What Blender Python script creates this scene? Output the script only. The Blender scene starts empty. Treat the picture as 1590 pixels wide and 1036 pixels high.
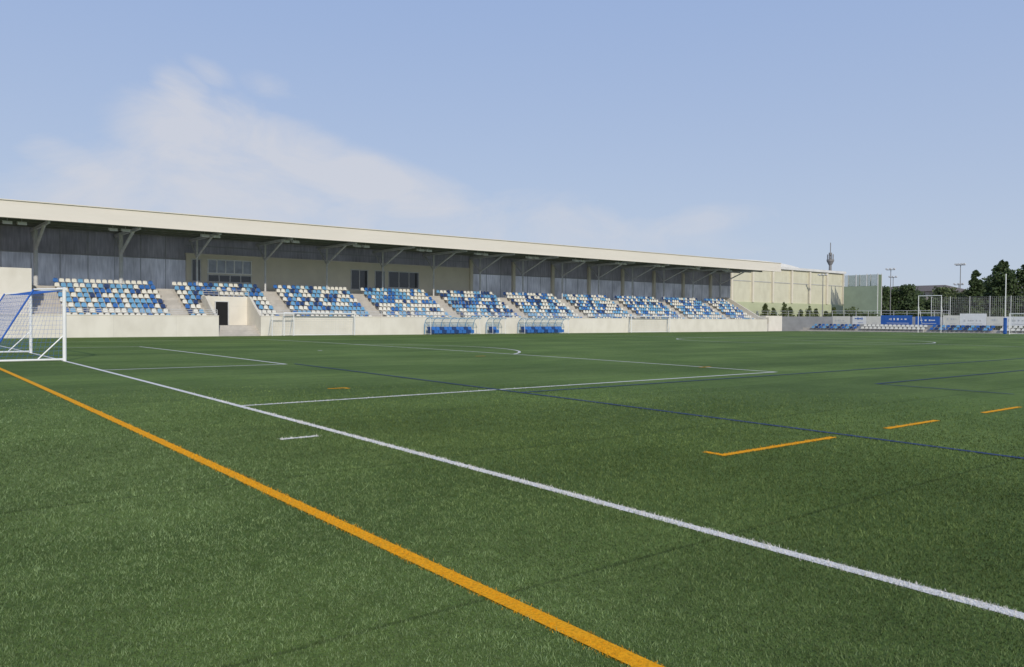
import bpy, math, random
import numpy as np
from mathutils import Vector, Matrix
random.seed(7); rng=np.random.default_rng(7)
S=bpy.context.scene; COL=bpy.context.collection
S.view_settings.view_transform='Standard'; S.view_settings.look='None'; S.view_settings.exposure=0

def gz(Y):
    Y=min(max(Y,-36.0),36.0); return -0.12*(Y/30.0)**2

# ---------------------------------------------------------------- materials
def nt(name):
    m=bpy.data.materials.new(name); m.use_nodes=True
    return m,m.node_tree.nodes,m.node_tree.links,m.node_tree.nodes['Principled BSDF']
def pmat(name,col,rough=.6,var=.12,scale=3.0,bump=0.0,metal=0.0,stretch=(1,1,1),detail=5,spec=.4):
    m,n,l,b=nt(name)
    tc=n.new('ShaderNodeTexCoord'); mp=n.new('ShaderNodeMapping'); mp.inputs['Scale'].default_value=stretch
    l.new(tc.outputs['Object'],mp.inputs['Vector'])
    nz=n.new('ShaderNodeTexNoise'); nz.inputs['Scale'].default_value=scale; nz.inputs['Detail'].default_value=detail; nz.inputs['Roughness'].default_value=.6
    l.new(mp.outputs[0],nz.inputs['Vector'])
    cr=n.new('ShaderNodeValToRGB'); cr.color_ramp.elements[0].position=.3; cr.color_ramp.elements[1].position=.7
    cr.color_ramp.elements[0].color=[c*(1-var) for c in col]+[1]; cr.color_ramp.elements[1].color=[min(1,c*(1+var)) for c in col]+[1]
    l.new(nz.outputs['Fac'],cr.inputs['Fac']); l.new(cr.outputs['Color'],b.inputs['Base Color'])
    b.inputs['Roughness'].default_value=rough; b.inputs['Metallic'].default_value=metal; b.inputs['Specular IOR Level'].default_value=spec
    if bump:
        bp=n.new('ShaderNodeBump'); bp.inputs['Strength'].default_value=bump; bp.inputs['Distance'].default_value=.02
        l.new(nz.outputs['Fac'],bp.inputs['Height']); l.new(bp.outputs[0],b.inputs['Normal'])
    return m
M={}
M['steel']=pmat('galvanised_steel',(.58,.58,.57),.5,.12,2)
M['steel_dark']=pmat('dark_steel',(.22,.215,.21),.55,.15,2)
M['panel_rail']=pmat('cladding_rail',(.36,.36,.36),.6,.1,2)
M['white']=pmat('white_paint',(.80,.80,.78),.4,.05,2)
M['cream_metal']=pmat('cream_sheet_metal',(.70,.65,.56),.45,.04,.6,stretch=(.3,1,2))
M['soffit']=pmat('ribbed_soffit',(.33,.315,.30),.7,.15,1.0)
M['roof']=pmat('roof_sheet',(.66,.65,.61),.5,.1,.5)
M['press']=pmat('cream_render',(.68,.63,.51),.8,.06,.7,.1)
M['step']=pmat('terrace_concrete',(.48,.45,.40),.85,.14,1.3,.2)
M['glass']=pmat('dark_glass',(.03,.035,.04),.08,.2,1,spec=.6)
M['bright_glass']=pmat('reflecting_glass',(.20,.23,.26),.1,.4,1.3,spec=.8)
M['dark']=pmat('dark_interior',(.012,.012,.013),.9,.2,1)
M['navy']=pmat('seat_navy',(.020,.050,.15),.4,.1,3)
M['blue']=pmat('seat_blue',(.035,.145,.42),.38,.1,3)
M['sky_blue']=pmat('seat_light_blue',(.15,.36,.57),.38,.1,3)
M['seat_cream']=pmat('seat_cream',(.72,.70,.62),.42,.05,3)
M['pad']=pmat('blue_pad',(.03,.12,.42),.6,.12,3)
M['net_white']=pmat('white_cord',(.62,.64,.66),.8,.1,9)
M['net_blue']=pmat('blue_cord',(.03,.12,.45),.8,.15,9)
M['net_green']=pmat('green_net',(.15,.20,.13),.8,.15,3)
M['windbreak']=pmat('windbreak_fabric',(.27,.33,.24),.9,.1,.6)
M['bark']=pmat('bark',(.09,.065,.045),.9,.3,6,.4)
M['grey_wall']=pmat('grey_wall',(.40,.40,.39),.8,.12,.8,.1)
M['paving']=pmat('paving',(.30,.28,.25),.9,.12,.7,.1)
M['roof_tile']=pmat('brown_roof_tile',(.15,.12,.10),.8,.2,2,.2)
M['house_wall']=pmat('house_render',(.36,.33,.29),.8,.1,.7)
M['lamp']=pmat('lamp_housing',(.76,.76,.73),.35,.05,3)
M['plinth']=pmat('pale_green_cladding',(.46,.49,.31),.7,.06,.5)
M['hill']=pmat('wooded_hill',(.075,.095,.06),.95,.35,.08,.4,detail=8)

# concrete precast wall with joints and rain stains
def concrete(name,c,px=2.4,pz=.9,lo=.9,mort=.84):
    m,n,l,b=nt(name)
    tc=n.new('ShaderNodeTexCoord'); sx=n.new('ShaderNodeSeparateXYZ'); l.new(tc.outputs['Object'],sx.inputs[0])
    cx=n.new('ShaderNodeCombineXYZ'); l.new(sx.outputs[0],cx.inputs[0]); l.new(sx.outputs[2],cx.inputs[1])
    br=n.new('ShaderNodeTexBrick'); br.offset=0; br.inputs['Scale'].default_value=1; br.inputs['Brick Width'].default_value=px; br.inputs['Row Height'].default_value=pz
    br.inputs['Mortar Size'].default_value=.012; br.inputs['Mortar Smooth'].default_value=.3
    br.inputs['Color1'].default_value=[x*.98 for x in c]+[1]; br.inputs['Color2'].default_value=[x*1.02 for x in c]+[1]; br.inputs['Mortar'].default_value=[x*mort for x in c]+[1]
    l.new(cx.outputs[0],br.inputs['Vector'])
    mp=n.new('ShaderNodeMapping'); mp.inputs['Scale'].default_value=(.8,.8,.5); l.new(tc.outputs['Object'],mp.inputs['Vector'])
    nz=n.new('ShaderNodeTexNoise'); nz.inputs['Scale'].default_value=1.0; nz.inputs['Detail'].default_value=7; l.new(mp.outputs[0],nz.inputs['Vector'])
    cr=n.new('ShaderNodeValToRGB'); cr.color_ramp.elements[0].position=.28; cr.color_ramp.elements[0].color=(lo,lo*.99,lo*.97,1); cr.color_ramp.elements[1].position=.62; cr.color_ramp.elements[1].color=(1,1,1,1)
    l.new(nz.outputs['Fac'],cr.inputs['Fac'])
    mx=n.new('ShaderNodeMixRGB'); mx.blend_type='MULTIPLY'; mx.inputs['Fac'].default_value=1; l.new(br.outputs['Color'],mx.inputs[1]); l.new(cr.outputs['Color'],mx.inputs[2])
    l.new(mx.outputs[0],b.inputs['Base Color']); b.inputs['Roughness'].default_value=.85
    return m
M['wall']=concrete('cream_precast_concrete',(.74,.70,.61),4.8,2.7,.87)
M['hall']=concrete('hall_cladding',(.62,.60,.45),1.2,3.6,.88,.86)

# translucent cladding
def translucent(name,c,tfac,streak=6):
    m,n,l,b=nt(name)
    tc=n.new('ShaderNodeTexCoord'); mp=n.new('ShaderNodeMapping'); mp.inputs['Scale'].default_value=(1,1,.12); l.new(tc.outputs['Object'],mp.inputs['Vector'])
    nz=n.new('ShaderNodeTexNoise'); nz.inputs['Scale'].default_value=streak; nz.inputs['Detail'].default_value=3; l.new(mp.outputs[0],nz.inputs['Vector'])
    n2=n.new('ShaderNodeTexNoise'); n2.inputs['Scale'].default_value=.35; n2.inputs['Detail'].default_value=4; l.new(tc.outputs['Object'],n2.inputs['Vector'])
    ad=n.new('ShaderNodeMath'); ad.operation='ADD'; l.new(nz.outputs['Fac'],ad.inputs[0]); l.new(n2.outputs['Fac'],ad.inputs[1])
    cr=n.new('ShaderNodeValToRGB'); cr.color_ramp.elements[0].position=.35; cr.color_ramp.elements[1].position=.65
    hf=n.new('ShaderNodeMath'); hf.operation='MULTIPLY'; hf.inputs[1].default_value=.5; l.new(ad.outputs[0],hf.inputs[0]); l.new(hf.outputs[0],cr.inputs['Fac'])
    cr.color_ramp.elements[0].color=[x*.72 for x in c]+[1]; cr.color_ramp.elements[1].color=[min(1,x*1.18) for x in c]+[1]
    l.new(cr.outputs['Color'],b.inputs['Base Color']); b.inputs['Roughness'].default_value=.85; b.inputs['Specular IOR Level'].default_value=.1
    tr=n.new('ShaderNodeBsdfTranslucent'); l.new(cr.outputs['Color'],tr.inputs['Color'])
    mx=n.new('ShaderNodeMixShader'); mx.inputs[0].default_value=tfac; l.new(b.outputs[0],mx.inputs[1]); l.new(tr.outputs[0],mx.inputs[2])
    l.new(mx.outputs[0],n['Material Output'].inputs['Surface'])
    return m
M['panel_light']=translucent('translucent_cladding',(.84,.82,.79),.7)
M['panel_dark']=translucent('ribbed_cladding',(.52,.50,.49),.6)

# turf
def turfmat():
    m,n,l,b=nt('artificial_turf')
    tc=n.new('ShaderNodeTexCoord')
    def noise(s,d=4,r=.6,st=None):
        q=n.new('ShaderNodeTexNoise'); q.inputs['Scale'].default_value=s; q.inputs['Detail'].default_value=d; q.inputs['Roughness'].default_value=r
        if st:
            mp=n.new('ShaderNodeMapping'); mp.inputs['Scale'].default_value=st; l.new(tc.outputs['Object'],mp.inputs['Vector']); l.new(mp.outputs[0],q.inputs['Vector'])
        else: l.new(tc.outputs['Object'],q.inputs['Vector'])
        return q.outputs['Fac']
    def ramp(f,p0,c0,p1,c1):
        r=n.new('ShaderNodeValToRGB'); r.color_ramp.elements[0].position=p0; r.color_ramp.elements[0].color=(*c0,1); r.color_ramp.elements[1].position=p1; r.color_ramp.elements[1].color=(*c1,1); l.new(f,r.inputs['Fac']); return r.outputs['Color']
    def mul(a,c):
        x=n.new('ShaderNodeMixRGB'); x.blend_type='MULTIPLY'; x.inputs['Fac'].default_value=1; l.new(a,x.inputs[1]); l.new(c,x.inputs[2]); return x.outputs[0]
    base=ramp(noise(.35,5),.3,(.104,.162,.034),.7,(.140,.204,.050))
    base=mul(base,ramp(noise(60,3,.8),.3,(.55,.55,.55),.7,(1.4,1.4,1.4)))
    base=mul(base,ramp(noise(7,4,.7),.3,(.84,.85,.83),.7,(1.14,1.12,1.14)))
    base=mul(base,ramp(noise(.12,2,.5,(1,2.2,1)),.35,(.78,.81,.78),.65,(1.18,1.15,1.18)))
    base=mul(base,ramp(noise(.9,3,.6,(.35,1.6,1)),.35,(.90,.91,.90),.65,(1.09,1.08,1.09)))
    # 4 m turf rolls laid along X, with faint seams
    sp=n.new('ShaderNodeSeparateXYZ'); l.new(tc.outputs['Object'],sp.inputs[0])
    def math_(op,a,bv=None,cv=None):
        q=n.new('ShaderNodeMath'); q.operation=op
        for i,v in enumerate((a,bv,cv)):
            if v is None: continue
            if isinstance(v,(int,float)): q.inputs[i].default_value=v
            else: l.new(v,q.inputs[i])
        return q.outputs[0]
    yy=math_('ADD',sp.outputs[1],26.6+400)
    fr=math_('FRACT',math_('DIVIDE',yy,4.0))
    ab=math_('ABSOLUTE',math_('SUBTRACT',fr,.5))
    seam=math_('GREATER_THAN',ab,.4955)
    seamc=ramp(seam,0,(1,1,1),1,(.70,.70,.70)); base=mul(base,seamc)
    alt=math_('GREATER_THAN',math_('FRACT',math_('DIVIDE',yy,8.0)),.5)
    base=mul(base,ramp(alt,0,(.955,.955,.955),1,(1.04,1.04,1.04)))
    l.new(base,b.inputs['Base Color']); b.inputs['Roughness'].default_value=.75; b.inputs['Specular IOR Level'].default_value=.1
    bp=n.new('ShaderNodeBump'); bp.inputs['Strength'].default_value=.7; bp.inputs['Distance'].default_value=.03; l.new(noise(45,4,.8),bp.inputs['Height']); l.new(bp.outputs[0],b.inputs['Normal'])
    return m
M['turf']=turfmat()
def linemat(name,c):
    m,n,l,b=nt(name)
    tc=n.new('ShaderNodeTexCoord'); q=n.new('ShaderNodeTexNoise'); q.inputs['Scale'].default_value=50; q.inputs['Detail'].default_value=4; l.new(tc.outputs['Object'],q.inputs['Vector'])
    r=n.new('ShaderNodeValToRGB'); r.color_ramp.elements[0].position=.3; r.color_ramp.elements[0].color=[x*.65 for x in c]+[1]; r.color_ramp.elements[1].position=.6; r.color_ramp.elements[1].color=[*c,1]
    l.new(q.outputs['Fac'],r.inputs['Fac']); l.new(r.outputs['Color'],b.inputs['Base Color']); b.inputs['Roughness'].default_value=.8; b.inputs['Specular IOR Level'].default_value=.1
    return m
M['l_white']=linemat('white_turf_yarn',(.80,.765,.70)); M['l_orange']=linemat('orange_turf_yarn',(.90,.40,.012)); M['l_blue']=linemat('blue_turf_yarn',(.055,.085,.18))
def leafmat(name,c):
    m,n,l,b=nt(name)
    g=n.new('ShaderNodeNewGeometry'); r=n.new('ShaderNodeValToRGB')
    r.color_ramp.elements[0].color=[x*.55 for x in c]+[1]; r.color_ramp.elements[1].color=[x*1.5 for x in c]+[1]
    l.new(g.outputs['Random Per Island'],r.inputs['Fac']); l.new(r.outputs['Color'],b.inputs['Base Color']); b.inputs['Roughness'].default_value=.7
    tr=n.new('ShaderNodeBsdfTranslucent'); l.new(r.outputs['Color'],tr.inputs['Color']); mx=n.new('ShaderNodeMixShader'); mx.inputs[0].default_value=.3
    l.new(b.outputs[0],mx.inputs[1]); l.new(tr.outputs[0],mx.inputs[2]); l.new(mx.outputs[0],n['Material Output'].inputs['Surface'])
    return m
M['leaf']=leafmat('leaf_dark_green',(.07,.105,.036)); M['leaf2']=leafmat('leaf_olive_green',(.11,.14,.05))
mb_,n_,l_,b_=nt('turf_fibre'); at=n_.new('ShaderNodeAttribute'); at.attribute_name='col'; l_.new(at.outputs['Color'],b_.inputs['Base Color']); b_.inputs['Roughness'].default_value=.6; b_.inputs['Specular IOR Level'].default_value=.12
M['fibre']=mb_

# ---------------------------------------------------------------- mesh helpers
class MB:
    def __init__(s): s.v=[];s.f=[];s.m=[];s.mats=[]
    def mi(s,k):
        if k not in s.mats: s.mats.append(k)
        return s.mats.index(k)
    def box(s,x0,y0,z0,x1,y1,z1,k):
        o=len(s.v); i=s.mi(k)
        s.v+=[(x0,y0,z0),(x1,y0,z0),(x1,y1,z0),(x0,y1,z0),(x0,y0,z1),(x1,y0,z1),(x1,y1,z1),(x0,y1,z1)]
        for q in ((0,3,2,1),(4,5,6,7),(0,1,5,4),(1,2,6,5),(2,3,7,6),(3,0,4,7)): s.f.append(tuple(o+a for a in q)); s.m.append(i)
        return s
    def tube(s,a,b,r,k,n=8,r2=None,cap=True):
        a=Vector(a);b=Vector(b);d=(b-a); 
        if d.length<1e-6: return s
        d.normalize(); u=d.orthogonal().normalized(); w=d.cross(u); o=len(s.v); i=s.mi(k); r2=r if r2 is None else r2
        for j in range(n):
            t=2*math.pi*j/n; e=u*math.cos(t)+w*math.sin(t); s.v.append(tuple(a+e*r)); s.v.append(tuple(b+e*r2))
        for j in range(n):
            p=o+2*j;q=o+2*((j+1)%n); s.f.append((p,q,q+1,p+1)); s.m.append(i)
        if cap:
            s.f.append(tuple(o+2*j for j in reversed(range(n)))); s.m.append(i)
            s.f.append(tuple(o+2*j+1 for j in range(n))); s.m.append(i)
        return s
    def path(s,pts,r,k,n=8):
        for a,b in zip(pts[:-1],pts[1:]): s.tube(a,b,r,k,n)
        return s
    def poly(s,pts,k):
        o=len(s.v); s.v+=[tuple(p) for p in pts]; s.f.append(tuple(range(o,o+len(pts)))); s.m.append(s.mi(k)); return s
    def prismx(s,prof,x0,x1,k):  # profile (y,z)
        o=len(s.v);n=len(prof);i=s.mi(k)
        s.v+=[(x0,y,z) for y,z in prof]+[(x1,y,z) for y,z in prof]
        for j in range(n):
            q=(j+1)%n; s.f.append((o+j,o+q,o+n+q,o+n+j)); s.m.append(i)
        s.f.append(tuple(o+j for j in reversed(range(n)))); s.m.append(i); s.f.append(tuple(o+n+j for j in range(n))); s.m.append(i); return s
    def obj(s,name,parent=None,origin=(0,0,0),label=None,cat=None,group=None,kind=None,smooth=False,bevel=0):
        me=bpy.data.meshes.new(name); O=Vector(origin) if parent is None else parent_world(parent)
        me.from_pydata([tuple(Vector(v)-O) for v in s.v],[],s.f)
        for k in s.mats: me.materials.append(M[k])
        me.polygons.foreach_set('material_index',s.m)
        if smooth: me.polygons.foreach_set('use_smooth',[True]*len(s.f))
        me.update()
        ob=bpy.data.objects.new(name,me); COL.objects.link(ob)
        if parent is None: ob.location=O
        else: ob.parent=parent
        if bevel:
            bv=ob.modifiers.new('bevel','BEVEL'); bv.width=bevel; bv.segments=2; bv.limit_method='ANGLE'
        tag(ob,label,cat,group,kind); return ob
def parent_world(p):
    v=Vector((0,0,0))
    while p is not None: v=v+Vector(p.location); p=p.parent
    return v
def tag(ob,label=None,cat=None,group=None,kind=None):
    if label: ob['label']=label
    if cat: ob['category']=cat
    if group: ob['group']=group
    if kind: ob['kind']=kind
def empty(name,loc,label,cat,group=None):
    e=bpy.data.objects.new(name,None); e.empty_display_size=.3; COL.objects.link(e); e.location=loc; tag(e,label,cat,group); return e
def copy_tree(root,loc):
    c=root.copy(); COL.objects.link(c); c.location=loc
    for ch in list(root.children):
        d=ch.copy(); COL.objects.link(d); d.parent=c
        for g in ch.children:
            h=g.copy(); COL.objects.link(h); h.parent=d
    return c

# ---------------------------------------------------------------- ground
def sheet(name,xs,ys,zf,k,kind,label=None):
    V=[(x,y,zf(x,y)) for y in ys for x in xs]; nx=len(xs)
    F=[(j*nx+i,j*nx+i+1,(j+1)*nx+i+1,(j+1)*nx+i) for j in range(len(ys)-1) for i in range(nx-1)]
    me=bpy.data.meshes.new(name); me.from_pydata(V,[],F); me.materials.append(M[k]); me.polygons.foreach_set('use_smooth',[True]*len(F)); me.update()
    o=bpy.data.objects.new(name,me); COL.objects.link(o); tag(o,label,None,None,kind); return o
sheet('ground',[-3000,-60,0,60,106,200,3000],[-3000,-500,-60]+[-36+3*i for i in range(25)]+[60,500,3000],lambda x,y:gz(y)-.03,'paving','structure','pale paved ground around the pitch')
sheet('football_pitch',[-40,0,50,106],[-60]+[-37+i for i in range(73)]+[35.5],lambda x,y:gz(y),'turf','structure','green artificial turf pitch with painted markings')

# ---------------------------------------------------------------- line markings
PL=100.4; HW=33.5
rects=[] # x0,y0,x1,y1,kind
W=.056
def lx(X,y0,y1,k,w=W): rects.append((X-w,min(y0,y1),X+w,max(y0,y1),k))
def ly(Y,x0,x1,k,w=W): rects.append((min(x0,x1),Y-w,max(x0,x1),Y+w,k))
for s in (0,1):
    f=(lambda x:x) if s==0 else (lambda x:PL-x)
    lx(f(0),-HW,HW,'w')
    lx(f(16.5),-20.22,20.22,'w'); ly(-20.16,f(0.06),f(16.44),'w'); ly(20.16,f(0.06),f(16.44),'w')
    lx(f(5.5),-9.22,9.22,'w'); ly(-9.16,f(.06),f(5.44),'w'); ly(9.16,f(.06),f(5.44),'w')
lx(PL/2,-HW,HW,'w'); ly(-HW,0.06,PL-.06,'w'); ly(HW,.06,PL-.06,'w')
ly(-24.2,-.92,-.38,'w',.05); ly(24.2,-.92,-.38,'w',.05)
lx(-2.225,-44,30,'o',.06)
ly(-28.38,3.0,5.45,'o',.05); lx(2.95,-28.43,-28.1,'o',.05)
for a in (6.95,10.45,14.2,18.0,21.8,25.6,29.4): ly(-28.38,a,a+1.7,'o',.05)
ly(-18.0,2.75,3.1,'o',.05); lx(3.15,-18.2,-17.95,'o',.05)
ly(-8,14,14.5,'o',.05); ly(-17.5,16.2,16.8,'o',.05)
lx(5.78,-44,9.8-19,'b',.042)
ly(-21.0,5.83,94,'b',.042); ly(-24.15,14.9,40,'b',.04); lx(14.9,-27.3,-24.1,'b',.04)
KEY={'w':'l_white','o':'l_orange','b':'l_blue'}; DZ={'w':.004,'o':.008,'b':.012}
def linestrip(key,items,arcs=[]):
    mb=MB()
    for x0,y0,x1,y1,k in items:
        if k!=key: continue
        n=max(1,int((y1-y0)/2)); 
        for i in range(n):
            a=y0+(y1-y0)*i/n; c=y0+(y1-y0)*(i+1)/n
            mb.poly([(x0,a,gz(a)+DZ[k]),(x1,a,gz(a)+DZ[k]),(x1,c,gz(c)+DZ[k]),(x0,c,gz(c)+DZ[k])],KEY[k])
    for cx,cy,r,a0,a1 in arcs:
        n=64
        for i in range(n):
            t0=a0+(a1-a0)*i/n;t1=a0+(a1-a0)*(i+1)/n
            P=[]
            for rr,t in ((r-W,t0),(r+W,t0),(r+W,t1),(r-W,t1)):
                y=cy+rr*math.sin(t); P.append((cx+rr*math.cos(t),y,gz(y)+DZ[key]+.002))
            mb.poly(P,KEY[key])
    mb.obj('pitch_marking',kind='structure')
ta=math.acos(5.5/9.15)
linestrip('w',rects,[(11,0,9.15,-ta,ta),(PL-11,0,9.15,math.pi-ta,math.pi+ta),(PL/2,0,9.15,0,2*math.pi),(11,0,.06,0,2*math.pi)])
linestrip('o',rects); linestrip('b',rects)

# ---------------------------------------------------------------- turf fibres near the corner
CX,CY=-5.138,-34.411
N=640000
rr=np.linspace(1.8,20,2000); dens=np.minimum(1,(4.0/rr)**1.6)*np.clip((20-rr)/9,0,1)
cdf=np.cumsum(dens*rr); cdf/=cdf[-1]
r=np.interp(rng.random(N),cdf,rr); yaw=.672+rng.uniform(-.76,.76,N)
x=CX+r*np.sin(yaw); y=CY+r*np.cos(yaw)
zg=-.12*(np.clip(y,-36,36)/30)**2
# clumps: random value on a 3 cm grid and on a 12 cm grid (fibre bundles and brushed tufts)
T1=rng.random((512,512)); T2=rng.random((512,512)); T3=rng.random((256,256))
def vnoise(T,s):
    n=T.shape[0]; fx=x*s; fy=y*s; ix=np.floor(fx).astype(int); iy=np.floor(fy).astype(int); ux=fx-ix; uy=fy-iy; ux=ux*ux*(3-2*ux); uy=uy*uy*(3-2*uy)
    g00=T[ix%n,iy%n]; g10=T[(ix+1)%n,iy%n]; g01=T[ix%n,(iy+1)%n]; g11=T[(ix+1)%n,(iy+1)%n]
    return (g00*(1-ux)+g10*ux)*(1-uy)+(g01*(1-ux)+g11*ux)*uy-.5
clump=vnoise(T1,28)*.75+vnoise(T2,8.3)*.45
broad=vnoise(T3,.9)*.30+vnoise(T2,.33)*.34+vnoise(T3,2.7)*.16
sc=(np.maximum(r,3)/4.0)**.7
h=rng.uniform(.005,.014,N)*np.minimum(sc,1.6)*(1+clump); w=rng.uniform(.0026,.005,N)*sc
th=rng.uniform(0,2*math.pi,N); lean=rng.uniform(.2,1.5,N)*h; la=rng.uniform(0,2*math.pi,N)
base=np.zeros((N,3)); v=(rng.random(N)**1.3)[:,None]
g=np.array([.074,.118,.024])*(1-v)+np.array([.250,.330,.110])*v
g*= (1+clump*.8+broad)[:,None]
# sunlight falloff painted into the fibre colour: lighter behind the goal line, darker infield
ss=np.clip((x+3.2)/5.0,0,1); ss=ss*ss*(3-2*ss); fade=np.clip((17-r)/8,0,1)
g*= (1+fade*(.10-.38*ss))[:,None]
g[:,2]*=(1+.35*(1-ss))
g*=np.where(np.abs(((y+26.6+402)%4)-2)<.022,.62,1.0)[:,None]
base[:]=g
jx=x+rng.normal(0,.013,N); jy=y+rng.normal(0,.013,N)
cc={'w':(.84,.80,.73),'o':(.95,.43,.012),'b':(.055,.085,.18)}
ln=np.zeros(N,bool)
for x0,y0,x1,y1,k in rects:
    q=(jx>x0-.004)&(jx<x1+.004)&(jy>y0-.004)&(jy<y1+.004); base[q]=np.array(cc[k])*(.72+.38*rng.random(q.sum())+.2*clump[q])[:,None]; ln|=q
P=np.empty((N,3,3))
dx=np.cos(th)*w/2; dy=np.sin(th)*w/2
P[:,0]=np.stack([x-dx,y-dy,zg],1); P[:,1]=np.stack([x+dx,y+dy,zg],1); P[:,2]=np.stack([x+lean*np.cos(la),y+lean*np.sin(la),zg+h+.005],1)
me=bpy.data.meshes.new('turf_fibres'); me.vertices.add(3*N); me.vertices.foreach_set('co',P.reshape(-1))
me.loops.add(3*N); me.loops.foreach_set('vertex_index',np.arange(3*N,dtype=np.int32))
me.polygons.add(N); me.polygons.foreach_set('loop_start',np.arange(0,3*N,3,dtype=np.int32)); me.polygons.foreach_set('loop_total',np.full(N,3,dtype=np.int32))
me.update(); ca=me.color_attributes.new('col','FLOAT_COLOR','POINT')
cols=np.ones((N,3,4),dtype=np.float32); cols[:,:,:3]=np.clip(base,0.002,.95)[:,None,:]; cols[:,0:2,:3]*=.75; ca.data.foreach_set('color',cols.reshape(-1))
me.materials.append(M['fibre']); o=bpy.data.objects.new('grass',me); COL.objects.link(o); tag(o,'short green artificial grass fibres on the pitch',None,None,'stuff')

# ---------------------------------------------------------------- grandstand
Y0=35.5; XL=-14.0; XR=98.5; ZB=gz(36)-.03; WT=1.567
ST=empty('grandstand',(XL,Y0,ZB),'long cream covered grandstand with flat cantilever roof beside the pitch','grandstand')
OX0,OX1=18.3,22.0
mb=MB(); mb.box(XL,Y0,ZB,OX0,Y0+.22,WT,'wall'); mb.box(OX1,Y0,ZB,XR,Y0+.22,WT,'wall')
mb.box(XL,Y0-.03,WT,OX0,Y0+.26,WT+.06,'wall'); mb.box(OX1,Y0-.03,WT,XR,Y0+.26,WT+.06,'wall')
mb.obj('front_wall',ST)
rows=8; RY0=36.25; RD=.79; RH=.42; TZ=1.05
blocks=[(6.8+9.55*k,6.8+9.55*k+8.05) for k in range(10)]; blocks[-1]=(92.75,98.2)
mb=MB(); mb.box(XL,Y0+.225,ZB,OX0-.25,RY0,.9,'step'); mb.box(OX1+.25,Y0+.225,ZB,XR,RY0,.9,'step')
for i in range(rows):
    a=RY0+RD*i; z=TZ+RH*i
    if i<4:
        mb.box(XL,a,ZB,OX0-.25,a+RD,z,'step'); mb.box(OX1+.25,a,ZB,XR,a+RD,z,'step')
    else: mb.box(XL,a,ZB,XR,a+RD,z,'step')
    for b0,b1 in blocks[:-1]:
        sx0,sx1=b1+.15,b1+1.35
        mb.box(sx0,a-RD/2,z-RH-.05,sx1,a+.003,z-RH/2,'step')
mb.box(XL,RY0+RD*8,ZB,XR,45.2,TZ+RH*7,'step')
mb.obj('terrace',ST)
# vomitory
mb=MB()
mb.prismx([(Y0+.23,ZB),(39.2,ZB),(39.2,3.35),(38.4,3.35),(37.2,2.5),(Y0+.23,WT+.003)],OX0-.245,OX0-.02,'wall')
mb.prismx([(Y0+.23,ZB),(39.2,ZB),(39.2,3.35),(38.4,3.35),(37.2,2.5),(Y0+.23,WT+.003)],OX1+.02,OX1+.245,'wall')
mb.box(OX0-.018,38.95,ZB,OX1+.018,39.2,3.35,'wall')
for j in range(5): mb.box(OX0-.015,Y0+.1+.3*j,ZB,OX1+.015,Y0+.1+.3*(j+1),ZB+.19*(j+1),'step')
mb.box(OX0-.015,Y0+1.6,ZB,OX1+.015,38.94,ZB+.951,'step')
mb.obj('stair_entrance',ST)
DX=19.15
mb=MB(); mb.box(DX,38.90,ZB+.96,DX+1.1,38.945,2.85,'dark'); d=mb.obj('door',ST)
mb=MB(); 
for a in (DX-.08,DX+1.1): mb.box(a,38.86,ZB+.955,a+.08,38.944,2.93,'steel')
mb.box(DX,38.86,2.852,DX+1.1,38.944,2.93,'steel'); mb.obj('door_frame',d)
# left end enclosure
mb=MB(); mb.box(-9,37.2,.8,4.6,37.4,5.15,'wall'); mb.box(4.38,37.405,.8,4.6,42,5.15,'wall'); mb.obj('end_parapet',ST)
# right end slanted wall
mb=MB(); mb.prismx([(Y0+.0,ZB),(45.2,ZB),(45.2,5.0),(42.4,4.95),(36.6,1.9),(Y0+.0,WT)],XR+.003,XR+.22,'wall')
for i in range(8): mb.box(XR+.225,37.4+.7*i,ZB,XR+3.4,37.4+.7*(i+1),.9+.42*i,'step')
mb.box(XR+3.41,37.4,ZB,XR+3.6,43,1.9,'wall'); mb.box(XR+3.61,38,ZB,106.4,38.2,2.15,'wall'); mb.box(106.2,38.21,ZB,106.4,43,2.15,'wall')
mb.obj('end_wall',ST)
# back wall
YB=44.5; ZF=TZ+RH*7
for a,c in ((XL,18.2),(51.2,102)):
    MB().box(a,YB,ZF,c,YB+.06,6.85,'panel_light').obj('lower_cladding',ST); MB().box(a,YB-.02,6.86,c,YB+.04,9.0,'panel_dark').obj('upper_cladding',ST)
MB().box(18.21,YB+.02,7.42,51.19,YB+.08,9.0,'panel_dark').obj('upper_cladding',ST)
mb=MB()
for a in list(np.arange(XL,18,2.17))+list(np.arange(51.4,102,2.17)):
    mb.box(a,YB-.06,ZF,a+.05,YB-.022,8.95,'panel_rail')
for z in (6.83,): mb.box(XL,YB-.09,z,18.2,YB-.061,z+.1,'panel_rail'); mb.box(51.2,YB-.09,z,102,YB-.061,z+.1,'panel_rail')
mb.box(18.2,YB-.03,8.2,51.2,YB+.018,8.27,'panel_rail')
mb.obj('cladding_frame',ST)
mb=MB(); mb.box(18.205,YB-.25,ZF,51.195,YB+.019,7.4,'press'); mb.box(18.1,YB-.35,7.403,51.3,YB+.01,7.5,'cream_metal'); pr=mb.obj('press_room',ST,label='cream rendered press room wall')
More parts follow.
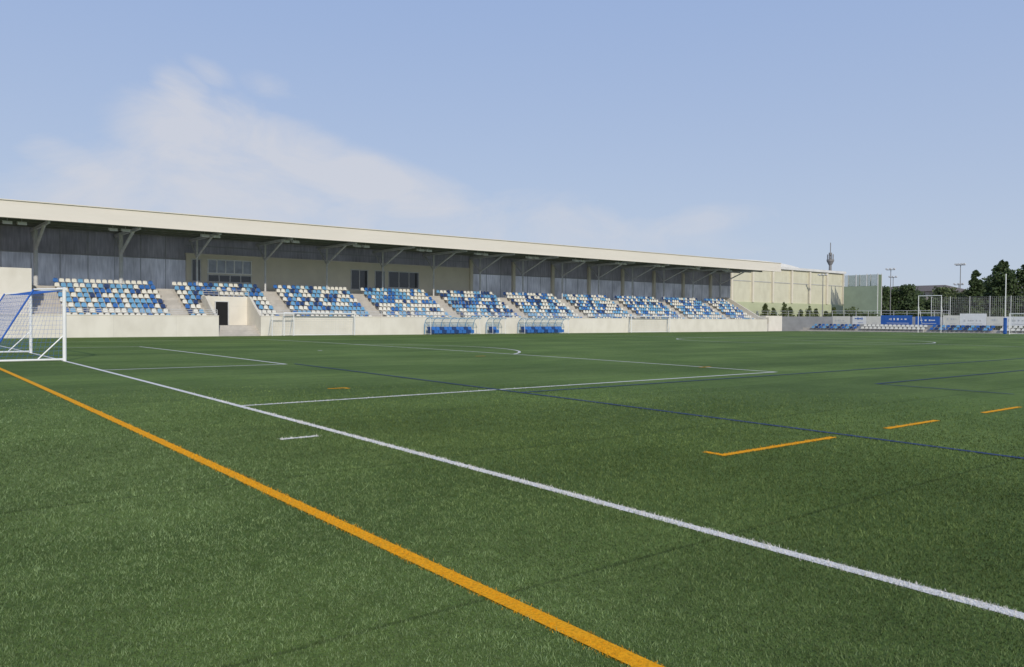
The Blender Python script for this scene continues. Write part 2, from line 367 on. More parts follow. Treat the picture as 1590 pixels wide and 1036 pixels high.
def window(x0,x1,z0,z1,panes,glass,parent=pr):
    g=MB(); g.box(x0,YB-.262,z0,x1,YB-.252,z1,glass); w_=g.obj('window',parent)
    fm='white' if glass=='bright_glass' else 'steel'
    g=MB(); t=.09
    g.box(x0-t,YB-.31,z0-t,x1+t,YB-.253,z0,fm); g.box(x0-t,YB-.31,z1,x1+t,YB-.253,z1+t,fm)
    for i in range(panes+1):
        xx=x0+(x1-x0)*i/panes; g.box(xx-t/2,YB-.30,z0,xx+t/2,YB-.264,z1,fm)
    g.obj('window_frame',w_)
window(20.2,24.4,5.75,6.95,5,'bright_glass'); window(18.7,19.5,4.9,6.9,1,'glass')
window(20.2,24.4,4.9,5.5,4,'glass')
window(35.3,37.3,4.6,6.6,2,'glass'); window(38.2,39.4,4.6,6.6,1,'glass'); window(39.9,43.8,4.9,6.6,3,'glass')
# roof
RX1=102.0
mb=MB(); mb.prismx([(Y0+.1,9.9),(44.9,9.75),(44.9,9.6),(Y0+.1,9.75)],XL,RX1-.02,'roof'); rf=mb.obj('roof',ST)
mb=MB(); mb.prismx([(Y0-.10,8.80),(Y0+.08,8.80),(Y0+.08,10.02),(Y0-.02,10.02)],XL,RX1,'cream_metal')
mb.box(XL,Y0-.12,10.021,RX1,Y0+.2,10.09,'cream_metal'); mb.box(XL,Y0-.13,8.74,RX1,Y0+.1,8.798,'cream_metal')
mb.prismx([(Y0+.081,9.0),(45.0,8.98),(45.0,9.8),(Y0+.081,10.0)],RX1-.018,RX1+.05,'cream_metal')
mb.obj('fascia',rf)
mb=MB()
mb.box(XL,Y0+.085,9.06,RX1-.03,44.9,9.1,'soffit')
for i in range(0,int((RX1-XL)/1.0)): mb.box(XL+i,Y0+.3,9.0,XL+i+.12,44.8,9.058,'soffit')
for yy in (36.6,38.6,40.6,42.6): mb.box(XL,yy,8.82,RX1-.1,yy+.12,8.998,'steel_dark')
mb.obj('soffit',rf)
colx=[5.6+6.5*k for k in range(-2,15)]
for k,cx in enumerate(colx):
    mb=MB(); r_=.095 if cx>14 else .17
    mb.tube((cx,42.35,ZF-.4),(cx,42.35,8.82),r_,'steel',10); mb.box(cx-.18,42.17,ZF-.38,cx+.18,42.53,ZF+.02,'steel')
    mb.obj('column',ST)
    mb=MB(); mb.box(cx-.08,Y0+.4,8.58,cx+.08,44.8,8.815,'steel'); mb.obj('roof_beam',ST)
    mb=MB(); mb.tube((cx,42.3,7.0),(cx,38.0,8.65),.09 if cx>14 else .13,'steel',8); mb.tube((cx,42.4,6.9),(cx,44.2,8.6),.06,'steel',8); mb.obj('strut',ST)
    if cx>51:
        mb=MB(); mb.box(cx-.2,YB-.45,ZF,cx+.2,YB-.1,8.5,'press'); mb.obj('pillar',ST)
# under-roof lamps
fx=None
for k in range(13):
    X=3.0+7.3*k
    for dxx in (0,.95):
        if fx is None:
            e=empty('floodlight',(X,37.0,8.95),'small white floodlight hanging under the grandstand roof','light','floodlights under the grandstand roof')
            b=MB(); b.tube((X,37,8.95),(X,37,8.62),.03,'steel'); b.obj('bracket',e)
            b=MB(); b.prismx([(36.7,8.38),(37.3,8.5),(37.25,8.68),(36.75,8.62)],X-.3,X+.3,'lamp'); b.obj('lamp_housing',e); fx=e
        else: copy_tree(fx,(X+dxx,37.0,8.95))
# railings
def railing(x0,x1,y,z0,z1,step=2.0,nr=3,label='grey steel railing on the grandstand front wall'):
    b=MB(); n=max(1,int(round((x1-x0)/step)))
    for i in range(n+1):
        X=x0+(x1-x0)*i/n; b.tube((X,y,z0),(X,y,z1),.022,'steel',6)
    for j in range(nr):
        z=z1-(z1-z0)*j/nr; b.tube((x0,y,z),(x1,y,z),.02,'steel',6)
    return b.obj('railing',origin=(x0,y,z0),label=label,cat='railing',group='steel railings of the grandstand')
railing(XL,OX0-.1,Y0+.12,WT+.06,2.1); railing(OX1+.1,XR,Y0+.12,WT+.06,2.1)
railing(OX0-.2,OX1+.2,39.08,3.35,3.95,1.2,3,'grey steel railing above the grandstand stair entrance')

# seats: moulded bucket with rounded back
def seat_mesh(mat):
    b=MB(); i=b.mi(mat)
    # cross-sections from front edge of the pan to the top of the back: (y,z,half width)
    sec=[(-.20,.36,.15),(-.19,.40,.175),(.0,.385,.185),(.13,.40,.185),(.17,.50,.185),(.20,.63,.17),(.215,.69,.13),(.22,.705,.06)]
    for y_,z_,w_ in sec:
        b.v+=[(-w_,y_,z_),(w_,y_,z_)]
    for y_,z_,w_ in sec:
        b.v+=[(-w_,y_+.03,z_-.03),(w_,y_+.03,z_-.03)]
    n=len(sec)
    for j in range(n-1):
        p=2*j; q=2*n+2*j
        b.f+=[(p,p+1,p+3,p+2),(q,q+2,q+3,q+1),(p,p+2,q+2,q),(p+1,q+1,q+3,p+3)]; b.m+=[i]*4
    b.f+=[(0,2*n,2*n+1,1),(2*n-2,2*n-1,4*n-1,4*n-2)]; b.m+=[i]*2
    b.box(-.04,-.04,0,.04,.06,.345,'steel_dark')
    me=bpy.data.meshes.new('seat_'+mat); me.from_pydata(b.v,[],b.f)
    for k in b.mats: me.materials.append(M[k])
    me.polygons.foreach_set('material_index',b.m); me.update(); return me,b
SM={k:seat_mesh(k) for k in ('seat_cream','sky_blue','blue','navy')}
LB={'seat_cream':'cream plastic stadium seat on the concrete terrace','sky_blue':'light blue plastic stadium seat on the concrete terrace','blue':'bright blue plastic stadium seat on the concrete terrace','navy':'navy blue plastic stadium seat on the concrete terrace'}
seats=[]
for bi,(b0,b1) in enumerate(blocks):
    n=int((b1-b0)/.47)
    for i in range(rows):
        for j in range(n):
            X=b0+.23+j*.47
            if i<4 and OX0-.6<X<OX1+.6: continue
            wts=[.40,.31,.20,.09]
            if bi in(4,): wts=[.28,.24,.3,.18]
            if i<2: wts=[.48,.34,.13,.05]
            k=random.choices(['seat_cream','sky_blue','blue','navy'],wts)[0]
            seats.append((X,RY0+RD*i+.45,TZ+RH*i,k))
seats.sort(key=lambda s:(s[0]-CX)**2+(s[1]-CY)**2)
for X,Y,Z,k in seats[:300]:
    o=bpy.data.objects.new('stadium_seat',SM[k][0]); COL.objects.link(o); o.location=(X,Y,Z); tag(o,LB[k],'seat','seats of the grandstand')
big=MB()
for X,Y,Z,k in seats[300:]:
    b=SM[k][1]; o_=len(big.v); big.v+=[(a+X,c+Y,d_+Z) for a,c,d_ in b.v]; big.f+=[tuple(o_+i for i in f) for f in b.f]; big.m+=[big.mi(b.mats[m_]) for m_ in b.m]
big.obj('stadium_seats',origin=(40,38,1),label='blocks of blue and cream plastic seats on the terrace',cat='seats',kind='stuff')

# ---------------------------------------------------------------- goals
def net_panel(b,p00,p10,p11,p01,nu,nv,r,k):
    nu=max(1,nu); nv=max(1,nv)
    P=[Vector(p) for p in (p00,p10,p11,p01)]
    def pt(u,v): 
        q=(P[0]*(1-u)+P[1]*u)*(1-v)+(P[3]*(1-u)+P[2]*u)*v
        return q
    for i in range(nu+1): b.tube(pt(i/nu,0),pt(i/nu,1),r,k,3,cap=False)
    for j in range(nv+1): b.tube(pt(0,j/nv),pt(1,j/nv),r,k,3,cap=False)
def goal(x,ya,yb,dirn,H,depth,label,netk='net_blue',group=None,axis='y',r=.06,cell=.16,topd=.9,nr=.005,side=None):
    # goal mouth along Y at X=x (axis y), net towards dirn*X
    def T(a,l,z):
        return (x+dirn*l,a,z+gz(a)) if axis=='y' else (a,x+dirn*l,z+gz(x))
    mid=(ya+yb)/2; e=empty('football_goal',T(mid,0,0),label,'goal',group)
    b=MB(); b.tube(T(ya,0,0),T(ya,0,H),r,'white',12); b.obj('post',e)
    b=MB(); b.tube(T(yb,0,0),T(yb,0,H),r,'white',12); b.obj('post',e)
    b=MB(); b.tube(T(ya-r,0,H),T(yb+r,0,H),r,'white',12); b.obj('crossbar',e)
    b=MB(); q=r*.6
    for a in (ya,yb):
        b.path([T(a,0,H),T(a,topd,H-.04)],q*.7,'white',8)
        b.path([T(a,depth,.06),T(a,0,.06)],q,'white',8)
        b.tube(T(a,0,.9),T(a,topd*.9,.06),q*.6,'white',6); b.tube(T(a,topd,H-.04),T(a,depth,.06),q*.8,netk,6)
    b.tube(T(ya,depth,.06),T(yb,depth,.06),q,'white',8); b.obj('back_frame',e)
    b=MB(); nu=int((yb-ya)/cell); sn,sc_=side or (nr,cell)
    net_panel(b,T(ya,0,H-.06),T(yb,0,H-.06),T(yb,topd,H-.1),T(ya,topd,H-.1),nu,int(topd/cell),nr,netk)
    net_panel(b,T(ya,topd,H-.1),T(yb,topd,H-.1),T(yb,depth,.06),T(ya,depth,.06),nu,int(H/cell),nr,netk)
    for a in (ya,yb):
        net_panel(b,T(a,.03,.06),T(a,depth,.06),T(a,topd,H-.1),T(a,.03,H-.06),int(depth/sc_),int(H/sc_),sn,netk)
    b.obj('net',e); return e
goal(0,-3.66,3.66,-1,2.44,2.2,'white football goal with blue net standing on the goal line',cell=.17,nr=.0035,side=(.003,.15))
goal(PL,-3.66,3.66,1,2.44,2.0,'white football goal with net at the distant goal line','net_white',cell=.4,nr=.005,r=.045)
GG='white portable goals stored along the stand'
goal(34.9,23.9,30.9,1,2.05,.45,'white portable goal leaning by the cream stand wall','net_white',GG,'x',r=.05,cell=.25,topd=.2,nr=.004)
goal(34.4,22.6,24.6,1,1.95,.9,'small white portable goal by the cream stand wall','net_white',GG,'x',r=.04,cell=.25,topd=.3,nr=.004)
goal(34.9,69,76.2,1,2.05,.45,'white portable goal leaning by the cream stand wall','net_white',GG,'x',r=.05,cell=.3,topd=.2,nr=.005)
# rugby posts with pads
for Y in (4.35,-4.35):
    e=empty('rugby_post',(PL+.6,Y,0),'tall white rugby post with blue padding at its base','rugby post','rugby posts')
    b=MB(); b.tube((PL+.6,Y,0),(PL+.6,Y,7.2),.05,'white',10); b.obj('pole',e)
    b=MB(); b.box(PL+.45,Y-.17,.02,PL+.75,Y+.17,1.95,'pad'); b.obj('padding',e,bevel=.06)
e=empty('practice_frame',(103,14,0),'tall white steel practice frame on the turf edge','sports frame')
b=MB()
for Y in (12.6,15.5): b.tube((103,Y,gz(Y)),(103,Y,4.8),.045,'white',8); b.tube((104.6,Y,gz(Y)),(103,Y,3.6),.025,'white',6)
b.tube((103,12.55,4.8),(103,15.55,4.8),.045,'white',8); b.tube((103,12.55,2.6),(103,15.55,2.6),.025,'white',8); b.obj('frame',e)

# ---------------------------------------------------------------- dugouts
mm,nn,ll,bb=nt('clear_acrylic'); tp=nn.new('ShaderNodeBsdfTransparent'); tp.inputs[0].default_value=(.92,.95,.96,1); mxs=nn.new('ShaderNodeMixShader'); mxs.inputs[0].default_value=.88
tcn=nn.new('ShaderNodeTexCoord'); nzn=nn.new('ShaderNodeTexNoise'); nzn.inputs['Scale'].default_value=2; ll.new(tcn.outputs['Object'],nzn.inputs['Vector']); rmp=nn.new('ShaderNodeValToRGB'); rmp.color_ramp.elements[0].color=(.45,.52,.56,1); rmp.color_ramp.elements[1].color=(.6,.66,.7,1); ll.new(nzn.outputs['Fac'],rmp.inputs['Fac']); ll.new(rmp.outputs['Color'],bb.inputs['Base Color']); bb.inputs['Roughness'].default_value=.15
ll.new(bb.outputs[0],mxs.inputs[1]); ll.new(tp.outputs[0],mxs.inputs[2]); ll.new(mxs.outputs[0],nn['Material Output'].inputs['Surface']); M['acrylic']=mm
def dugout(x0,x1,label):
    yb=35.2; yf=33.9; zg_=gz(34.5)
    e=empty('dugout',((x0+x1)/2,34.5,zg_),label,'dugout','team dugouts beside the pitch')
    arc=[(yb,zg_+.05)]+[(yb-.02-.95*(1-math.cos(t)),zg_+.95+.8*math.sin(t)) for t in np.linspace(0,math.pi*.5,6)]+[(yf-.05,zg_+1.62)]
    n=max(2,int(round((x1-x0)/1.0))); b=MB()
    for i in range(n+1):
        X=x0+(x1-x0)*i/n; b.path([(X,y,z) for y,z in arc],.03,'sky_blue',6)
    for p in (arc[0],arc[1],arc[4],arc[-1]): b.tube((x0,p[0],p[1]),(x1,p[0],p[1]),.022,'sky_blue',6)
    for X in (x0,x1): b.tube((X,yf+.1,zg_),(X,yf+.2,zg_+1.62),.025,'white',6); b.tube((X,yb,zg_+.06),(X,yf+.1,zg_+.06),.025,'white',6)
    b.obj('frame',e)
    b=MB()
    for (a,c) in zip(arc[:-1],arc[1:]):
        b.poly([(x0,a[0]+.04,a[1]+.02),(x1,a[0]+.04,a[1]+.02),(x1,c[0]+.02,c[1]+.04),(x0,c[0]+.02,c[1]+.04)],'acrylic')
    b.obj('canopy',e)
    m=int((x1-x0-.2)/.5)
    for j in range(m):
        X=x0+.3+j*.5
        b=MB(); b.prismx([(34.25,zg_+.44),(34.25,zg_+.12),(34.7,zg_+.12),(34.75,zg_+.42),(34.88,zg_+.76),(34.8,zg_+.78),(34.66,zg_+.48)],X-.22,X+.22,'blue' if j%3 else 'navy'); b.obj('seat',e)
dugout(38.9,45.0,'long team dugout with clear curved canopy and blue seats'); dugout(46.7,48.4,'small officials dugout with clear canopy and blue seats'); dugout(51.1,57.6,'long team dugout with clear curved canopy and blue seats')

# ---------------------------------------------------------------- distant end of the ground
ZE=-.05
def farseats(y0,y1,mats,lab):
    n=int((y1-y0)/.62)
    for row in range(2):
        for j in range(n):
            mat=mats[(j*7+row*3)%len(mats)]
            Y=y0+.3+j*.62; o=bpy.data.objects.new('terrace_seat',SM[mat][0]); COL.objects.link(o); o.location=(108.6+.8*row,Y,ZE+.08+.35*row); o.rotation_euler=(0,0,-math.pi/2)
            o.scale=(1.2,1,.85); tag(o,lab,'seat','seats on the low terrace behind the goal')
mb=MB(); mb.box(108,3,-.2,109,36,ZE+.08,'step'); mb.box(109.002,3,-.2,110,36,ZE+.43,'step'); mb.obj('low_terrace',origin=(109,20,-.1),label='low two-step concrete terrace behind the distant goal',cat='terrace')
BL='blue plastic seat on the low concrete terrace'; WL='white plastic seat on the low concrete terrace'
farseats(27.0,34.5,['blue','navy','sky_blue'],BL); farseats(17.2,26.6,['seat_cream'],WL); farseats(8.6,16.8,['blue','sky_blue','navy'],BL); farseats(3.5,8.2,['seat_cream'],WL)
ys=32.4; random.seed(3)
while ys>-2:
    wd=random.choice([2.2,2.8,4.6,3.4]); y1=ys-wd
    blue=(random.random()<.10) or (4.5<ys<7) or (24<ys<26.5)
    top=random.choice([2.15,2.3,2.55])
    e=empty('advertising_board',(111.4,(ys+y1)/2,1.0),('blue' if blue else 'white')+' advertising board with '+('white' if blue else 'blue')+' print on the fence','advertising board','advertising boards on the fence')
    b=MB(); b.box(111.38,y1+.02,.95,111.43,ys-.02,top,'pad' if blue else random.choice(['white','seat_cream','white'])); b.obj('board',e)
    b=MB(); ink='white' if blue else random.choice(['pad','sky_blue','steel','steel'])
    c=y1+random.uniform(.3,1.2); cend=ys-random.uniform(.4,1.4); zc=random.uniform(1.5,1.85)
    while c<cend:
        q=random.uniform(.08,.3); hh=random.choice([.14,.2,.3]); b.box(111.36,c,zc-hh/2,111.378,c+q,zc+hh/2,ink); c+=q+random.choice([.05,.09,.3])
    b.box(111.36,y1+.5,1.15,111.378,ys-.9,1.2,ink); b.obj('print',e)
    b=MB(); b.tube((111.46,y1+.3,ZE),(111.46,y1+.3,2.1),.04,'steel',6); b.tube((111.46,ys-.3,ZE),(111.46,ys-.3,2.1),.04,'steel',6); b.obj('support',e)
    ys=y1-random.choice([.0,.0,.4])
mb=MB(); mb.box(113.5,16,-.2,113.8,50,2.1,'grey_wall'); 
for i in range(18): mb.tube((113.65,16.2+i*1.95,2.1),(113.65,16.2+i*1.95,3.0),.03,'steel',6)
mb.tube((113.65,16,3.0),(113.65,50,3.0),.03,'steel',6); mb.tube((113.65,16,2.6),(113.65,50,2.6),.02,'steel',6)
mb.obj('boundary_wall',origin=(113.6,30,0),label='low grey boundary wall with railing behind the terrace',cat='wall')
e=empty('wire_fence',(115,5,0),'tall grey wire mesh fence behind the terrace','fence')
for i in range(13): MB().tube((115,-12+i*2.6,-.2),(115,-12+i*2.6,5.0),.045,'steel',6).obj('post',e)
b=MB(); net_panel(b,(115.05,-12,.1),(115.05,19.2,.1),(115.05,19.2,4.9),(115.05,-12,4.9),120,20,.008,'steel'); b.obj('mesh',e)

# industrial hall
H=empty('industrial_hall',(125,50,-.2),'large cream industrial hall with ribbed walls and pale arched roof','industrial building')
b=MB(); b.box(103,50,-.2,146,85,10.7,'hall'); b.obj('wall',H)
b=MB(); b.box(102.9,49.8,-.2,146.1,49.995,4.6,'plinth'); b.obj('plinth',H)
b=MB()
b.box(102.8,49.6,10.703,146.2,85.2,11.15,'roof')
pf=[]; 
for t in np.linspace(0,math.pi,13): pf.append((125-17*math.cos(t),11.151+1.6*math.sin(t)))
o_=len(b.v); i_=b.mi('roof'); n=len(pf)
b.v+=[(p[0],56,p[1]) for p in pf]+[(p[0],84,p[1]) for p in pf]
for j in range(n-1): b.f.append((o_+j,o_+j+1,o_+n+j+1,o_+n+j)); b.m.append(i_)
b.f.append(tuple(o_+j for j in range(n))); b.m.append(i_)
b.obj('roof',H)
for k in range(8):
    X=103.3+6*k; b=MB(); b.box(X,49.62,4.603,X+.4,49.997,10.6,'press'); b.obj('pilaster',H)
b=MB(); b.box(103.2,49.94,8.2,145.9,49.998,8.32,'grey_wall'); b.obj('gutter',H)
# net cage with a windbreak
e=empty('net_cage',(141,43,-.2),'tall green sports net cage with steel posts beside the hall','net enclosure')
for X in (140,141.4):
    for Y in (40,42.1,44.2,46.5): MB().tube((X,Y,-.2),(X,Y,10.2),.09,'steel',6).obj('post',e)
for q in (((140,40,0),(140,46.5,0),(140,46.5,10),(140,40,10)),((140,40,0),(141.4,40,0),(141.4,40,10),(140,40,10)),((141.4,40,0),(141.4,46.5,0),(141.4,46.5,10),(141.4,40,10))):
    b=MB(); net_panel(b,*q,36,50,.025,'net_green'); b.obj('net',e)
b=MB(); b.box(139.85,40,-.2,139.95,46.5,7.9,'windbreak'); b.obj('windbreak_sheet',e,label='grey-green windbreak sheet')
# mast
e=empty('telecom_mast',(227.5,100,0),'dark telecom tower with round antenna platform above the rooftops','telecom tower')
b=MB(); b.tube((227.5,100,-1),(227.5,100,20.5),.7,'steel_dark',12,r2=.4); b.tube((227.5,100,20.5),(227.5,100,25.5),.13,'steel_dark',8); b.obj('shaft',e)
b=MB(); b.tube((227.5,100,18.6),(227.5,100,19.8),.5,'steel_dark',16,r2=1.1); b.tube((227.5,100,19.8),(227.5,100,20.3),1.1,'steel_dark',16); b.tube((227.5,100,21.6),(227.5,100,22.4),.5,'steel_dark',12)
for t in range(8): a=t*math.pi/4; b.tube((227.5+.9*math.cos(a),100+.9*math.sin(a),20.3),(227.5+.9*math.cos(a),100+.9*math.sin(a),21.9),.09,'steel_dark',6)
b.obj('antenna_platform',e)
# floodlight poles
def lamp_pole(X,Y,h,n=3):
    e=empty('floodlight_pole',(X,Y,-.2),'tall grey floodlight pole with lamps on a crossbar','floodlight pole','floodlight poles beyond the pitch')
    b=MB(); b.tube((X,Y,-.2),(X,Y,h),.10,'steel_dark',8,r2=.06); b.obj('pole',e)
    b=MB(); b.tube((X,Y-.8,h-.1),(X,Y+.8,h-.1),.045,'steel_dark',6); b.obj('crossbar',e)
    for j in range(n):
        yy=Y-.7+1.4*j/(n-1); b=MB(); b.prismx([(yy-.2,h-.05),(yy+.2,h-.05),(yy+.16,h+.2),(yy-.16,h+.2)],X-.35,X-.05,'steel'); b.obj('lamp',e)
lamp_pole(142.6,38.9,11.0); lamp_pole(142.8,26.8,11.3,4); lamp_pole(131.6,46,9.8); lamp_pole(163.4,48.7,10.7); lamp_pole(150,30,8.2)
# distant houses
def house(X0,Y0_,X1,Y1_,h,lab):
    e=empty('apartment_building',((X0+X1)/2,(Y0_+Y1_)/2,-.2),lab,'building','houses behind the trees')
    b=MB(); b.box(X0,Y0_,-.2,X1,Y1_,h,'house_wall'); b.obj('wall',e)
    mx=(X0+X1)/2; b=MB(); b.v+=[(X0-1,Y0_-1,h),(X1+1,Y0_-1,h),(X1+1,Y1_+1,h),(X0-1,Y1_+1,h),(mx,Y0_+4,h+1.9),(mx,Y1_-4,h+1.9)]
    for f in ((0,1,4),(1,2,5,4),(2,3,5),(3,0,4,5),(0,3,2,1)): b.f.append(f); b.m.append(b.mi('roof_tile'))
    b.obj('roof',e)
    k=int((Y1_-Y0_)/3.8)
    for j in range(k):
        for zz in (h-2.9,h-6.0): MB().box(X0-.07,Y0_+1.4+3.8*j,zz,X0-.01,Y0_+2.9+3.8*j,zz+1.6,'glass').obj('window',e)
house(215,60,232,82,9.4,'pale apartment building with brown pitched roof behind trees'); house(232,34,246,55,10.2,'pale apartment building with brown pitched roof behind trees')

# ---------------------------------------------------------------- vegetation
def tree(X,Y,h,w,shape,leafk='leaf',name='tree',label='dark green tree with uneven crown behind the fence',cat='tree',n=1500,group=None,ls=.3,zb=.1):
    rnd=np.random.default_rng(int(X*13+Y*7)); e=empty(name,(X,Y,-.2),label,cat,group)
    b=MB(); b.tube((X,Y,-.25),(X+rnd.normal(0,.1),Y,h*.55),.02*h+.03,'bark',7,r2=.05)
    for k in range(7):
        a=rnd.uniform(0,6.28); z=h*rnd.uniform(.25,.6); L=w*.3; b.tube((X,Y,z),(X+L*math.cos(a),Y+L*math.sin(a),z+L*.7),.006*h+.02,'bark',5,r2=.015)
    b.obj('trunk',e)
    nc=60; cl=[]
    for c in range(nc):
        t=rnd.random()**.9; z=h*(zb+(1-zb)*t*.93)
        if shape=='cone': R=w/2*(1-t)**.7+.1
        elif shape=='column': R=w/2*math.sin(math.pi*min(.96,t*.75+.22))**.8
        else: R=w/2*math.sin(math.pi*(.14+.78*t))**.6
        rad=R*math.sqrt(rnd.random())*.85; s_=R*rnd.uniform(.25,.45)+.12
        a=rnd.uniform(0,6.28); cl.append((X+rad*math.cos(a),Y+rad*math.sin(a),z,s_))
    cl=np.array(cl); idx=rnd.integers(nc,size=n); d=rnd.normal(0,1,(n,3)); d/=np.linalg.norm(d,axis=1)[:,None]
    q=cl[idx,3]*rnd.uniform(.5,1.15,n); p=cl[idx,:3]+d*q[:,None]; p[:,2]=np.maximum(p[:,2],.1)
    u=rnd.normal(0,1,(n,3)); u/=np.linalg.norm(u,axis=1)[:,None]; v_=np.cross(u,rnd.normal(0,1,(n,3))); v_/=np.linalg.norm(v_,axis=1)[:,None]; L=(ls*rnd.uniform(.5,1.2,n))[:,None]
    Q=np.stack([p-u*L*.5,p+v_*L*.35,p+u*L*.5,p-v_*L*.35],1).reshape(-1,3)
    b=MB(); b.v=[tuple(a) for a in Q]; b.f=[(4*i,4*i+1,4*i+2,4*i+3) for i in range(n)]; b.mi(leafk); b.m=[0]*n
    b.obj('crown',e)
for X,Y,h,w in [(116,47.5,4.6,2.2),(118.8,47.8,3.8,1.8),(121.5,47.4,4.9,2.3),(124,47.8,4.0,2.4),(127,47.6,3.6,2.0),(129.6,47.5,4.3,2.2),(132.4,47.8,3.8,2.2),(135.2,47.4,3.4,2.0),(138.3,47.6,4.2,2.4)]:
    tree(X,Y,h,w,'cone','leaf2','cypress','small conical green cypress in front of the hall','tree',1100,'cypresses in front of the hall',.30,.02)
for X,Y,h,w,s in [(152,45.5,8.2,7,'round'),(155,42,8.6,7,'round'),(166,46.7,6.2,9,'round'),(168.7,43.9,6.0,9,'round'),(171.3,41.5,8.6,7.5,'round'),(174,38.5,6.6,9,'round'),(176,35,7.4,9,'round'),(179,31,7.0,9,'round'),(158,38,5.4,7,'round'),
    (138,24.2,6.8,5,'round'),(134.3,20.9,10.2,4.4,'cone'),(141.3,21.6,8.8,6,'round'),(137.5,18.2,11.8,5.5,'column'),(139.5,15.4,11.0,6.5,'column'),(141,12.2,10.5,7,'round'),(143,9,11,7,'round'),(160,34,6.0,8,'round'),(157,30.5,5.6,8,'round'),(150,26,5.4,7,'round')]:
    tree(X,Y,h,w,s,'leaf' if (int(X)%3) else 'leaf2','tree',n=4200,ls=.5)
# hedge mass behind the fence
b=MB(); rnd=np.random.default_rng(5)
for i in range(16000):
    Y=rnd.uniform(-12,38); top=2.7+.6*math.sin(Y*.6)+.4*math.sin(Y*1.7); p=np.array([rnd.uniform(119,121.5),Y,rnd.uniform(0,top)]); u=rnd.normal(0,1,3);u/=np.linalg.norm(u);v_=np.cross(u,rnd.normal(0,1,3));v_/=np.linalg.norm(v_);L=.42*rnd.uniform(.5,1.2)
    b.poly([p-u*L*.5,p+v_*L*.3,p+u*L*.5,p-v_*L*.3],'leaf2')
b.obj('hedge',origin=(120,10,0),label='dense green hedge behind the wire fence',cat='hedge',kind='stuff')
# hill
b=MB(); pts=[]
for i in range(61):
    a=math.radians(-10+ i*1.0); R=430; hh=13+3*math.sin(i*.35)+1.5*math.sin(i*1.1)+.6*math.sin(i*2.9); hh*=min(1,i/8,(60-i)/8+.02)
    pts.append((CX+R*math.cos(a),CY+R*math.sin(a),hh))
for p,q in zip(pts[:-1],pts[1:]):
    b.poly([(p[0],p[1],-1),(q[0],q[1],-1),q,p],'hill'); b.poly([p,q,(q[0]*1.3,q[1]*1.3,-1),(p[0]*1.3,p[1]*1.3,-1)],'hill')
b.obj('hill',kind='structure')

# ---------------------------------------------------------------- sky, sun
SUN_EL=math.radians(28); sd=Vector((-.42,-1,0)).normalized(); sunv=Vector((sd.x*math.cos(SUN_EL),sd.y*math.cos(SUN_EL),math.sin(SUN_EL)))
Wd=bpy.data.worlds.new('World'); S.world=Wd; Wd.use_nodes=True; n=Wd.node_tree.nodes; l=Wd.node_tree.links; bg=n['Background']
sky=n.new('ShaderNodeTexSky'); sky.sky_type='NISHITA'; sky.sun_disc=False; sky.sun_elevation=SUN_EL; sky.sun_rotation=math.atan2(sd.x,sd.y); sky.air_density=1.0; sky.dust_density=1.0; sky.ozone_density=1.6
tc=n.new('ShaderNodeTexCoord')
yaw_,pit_,rol_,F=.67208,-.019,.00617,1252.7
fwd=Vector((math.sin(yaw_)*math.cos(pit_),math.cos(yaw_)*math.cos(pit_),math.sin(pit_))); rt=Vector((math.cos(yaw_),-math.sin(yaw_),0)); up=rt.cross(fwd)
rt2=rt*math.cos(rol_)+up*math.sin(rol_); up2=-rt*math.sin(rol_)+up*math.cos(rol_)
def M_(op,a,b_=None,c_=None,clamp=False):
    q=n.new('ShaderNodeMath'); q.operation=op; q.use_clamp=clamp
    for i,v in enumerate((a,b_,c_)):
        if v is None: continue
        if isinstance(v,(int,float)): q.inputs[i].default_value=v
        else: l.new(v,q.inputs[i])
    return q.outputs[0]
def dot(vec,c):
    q=n.new('ShaderNodeVectorMath'); q.operation='DOT_PRODUCT'; l.new(vec,q.inputs[0]); q.inputs[1].default_value=c; return q.outputs['Value']
V=tc.outputs['Generated']
def noise(scale,st,detail=8,rough=.62,dist=.6):
    mp=n.new('ShaderNodeMapping'); mp.inputs['Scale'].default_value=st; l.new(V,mp.inputs['Vector']); q=n.new('ShaderNodeTexNoise'); q.inputs['Scale'].default_value=scale; q.inputs['Detail'].default_value=detail; q.inputs['Roughness'].default_value=rough; q.inputs['Distortion'].default_value=dist; l.new(mp.outputs[0],q.inputs['Vector']); return q.outputs['Fac']
nz=noise(7,(1,1,2.0)); 
def cloud(px,py,ra,rb,ang,amt):
    # cloud bank given by its azimuth/elevation direction and angular radii
    c=(fwd+rt2*((px-795)/F)-up2*((py-518)/F)).normalized(); e1=(rt2*math.cos(ang)-up2*math.sin(ang)); e1=(e1-c*e1.dot(c)).normalized(); e2=c.cross(e1)
    s=M_('DIVIDE',dot(V,e1),ra/F); t=M_('DIVIDE',dot(V,e2),rb/F)
    d=M_('ADD',M_('MULTIPLY',s,s),M_('MULTIPLY',t,t))
    m=M_('SUBTRACT',1.0,d,clamp=True); m=M_('MULTIPLY',m,M_('GREATER_THAN',dot(V,c),0)); return M_('MULTIPLY',m,amt)
cl=None
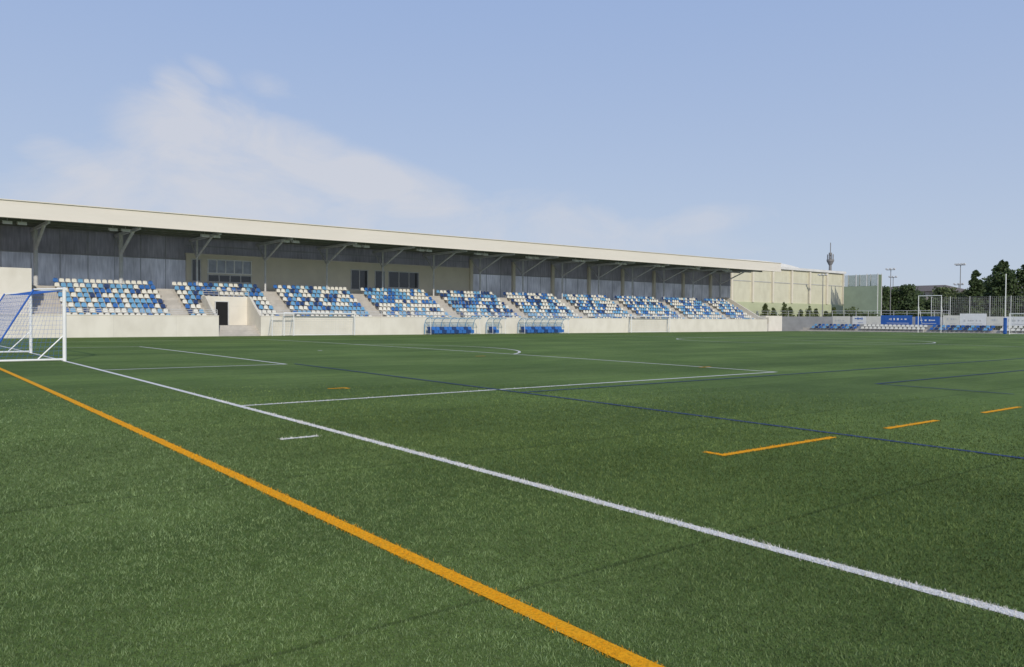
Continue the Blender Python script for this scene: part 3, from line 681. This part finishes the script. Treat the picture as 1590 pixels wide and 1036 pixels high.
for a in [(320,215,160,85,.2,1.0),(295,165,80,50,.9,.9),(430,240,180,75,.38,1.0),(570,290,260,65,.24,.95),(330,300,380,95,.02,.85),(125,262,110,42,.35,.8),(1080,345,160,40,-.15,.55),(325,115,50,24,.5,.55),(420,135,55,26,.3,.45),(700,350,600,75,.05,.62)]:
    q=cloud(*a); cl=q if cl is None else M_('MAXIMUM',cl,q)
mask=M_('MULTIPLY',M_('SUBTRACT',M_('ADD',M_('MULTIPLY',cl,.85),M_('MULTIPLY',M_('SUBTRACT',nz,.5),1.5)),.19,clamp=True),1.6,clamp=True)
mask=M_('MULTIPLY',mask,M_('GREATER_THAN',cl,.001)); mask=M_('MULTIPLY',mask,M_('MULTIPLY',cl,2.0,clamp=True))
# hazy layer stronger near the horizon
el=dot(V,(0,0,1)); hz=M_('POWER',M_('SUBTRACT',1.0,M_('MULTIPLY',M_('ABSOLUTE',el),1.75),clamp=True),1.5)
hc=n.new('ShaderNodeMixRGB'); l.new(hz,hc.inputs['Fac']); hc.inputs[1].default_value=(2.9,4.2,7.2,1); hc.inputs[2].default_value=(5.4,6.15,7.4,1)
mixh=n.new('ShaderNodeMixRGB'); mixh.inputs['Fac'].default_value=.88; l.new(sky.outputs[0],mixh.inputs[1]); l.new(hc.outputs[0],mixh.inputs[2])
mixc=n.new('ShaderNodeMixRGB'); l.new(M_('MULTIPLY',mask,.72),mixc.inputs['Fac']); l.new(mixh.outputs[0],mixc.inputs[1]); mixc.inputs[2].default_value=(6.6,6.65,7.1,1)
l.new(mixc.outputs[0],bg.inputs['Color']); bg.inputs['Strength'].default_value=.10
L=bpy.data.lights.new('sun','SUN'); L.energy=2.8; L.angle=math.radians(.8); L.color=(1,.93,.82); lo=bpy.data.objects.new('sun',L); COL.objects.link(lo); lo.rotation_euler=sunv.to_track_quat('Z','Y').to_euler()

# ---------------------------------------------------------------- camera
cam=bpy.data.cameras.new('camera'); co=bpy.data.objects.new('camera',cam); COL.objects.link(co); S.camera=co
cam.sensor_width=36; cam.lens=36*F/1590; cam.clip_start=.05; cam.clip_end=8000
R=Matrix((rt2,up2,-fwd)).transposed().to_4x4(); co.matrix_world=Matrix.Translation((CX,CY,1.5427))@R
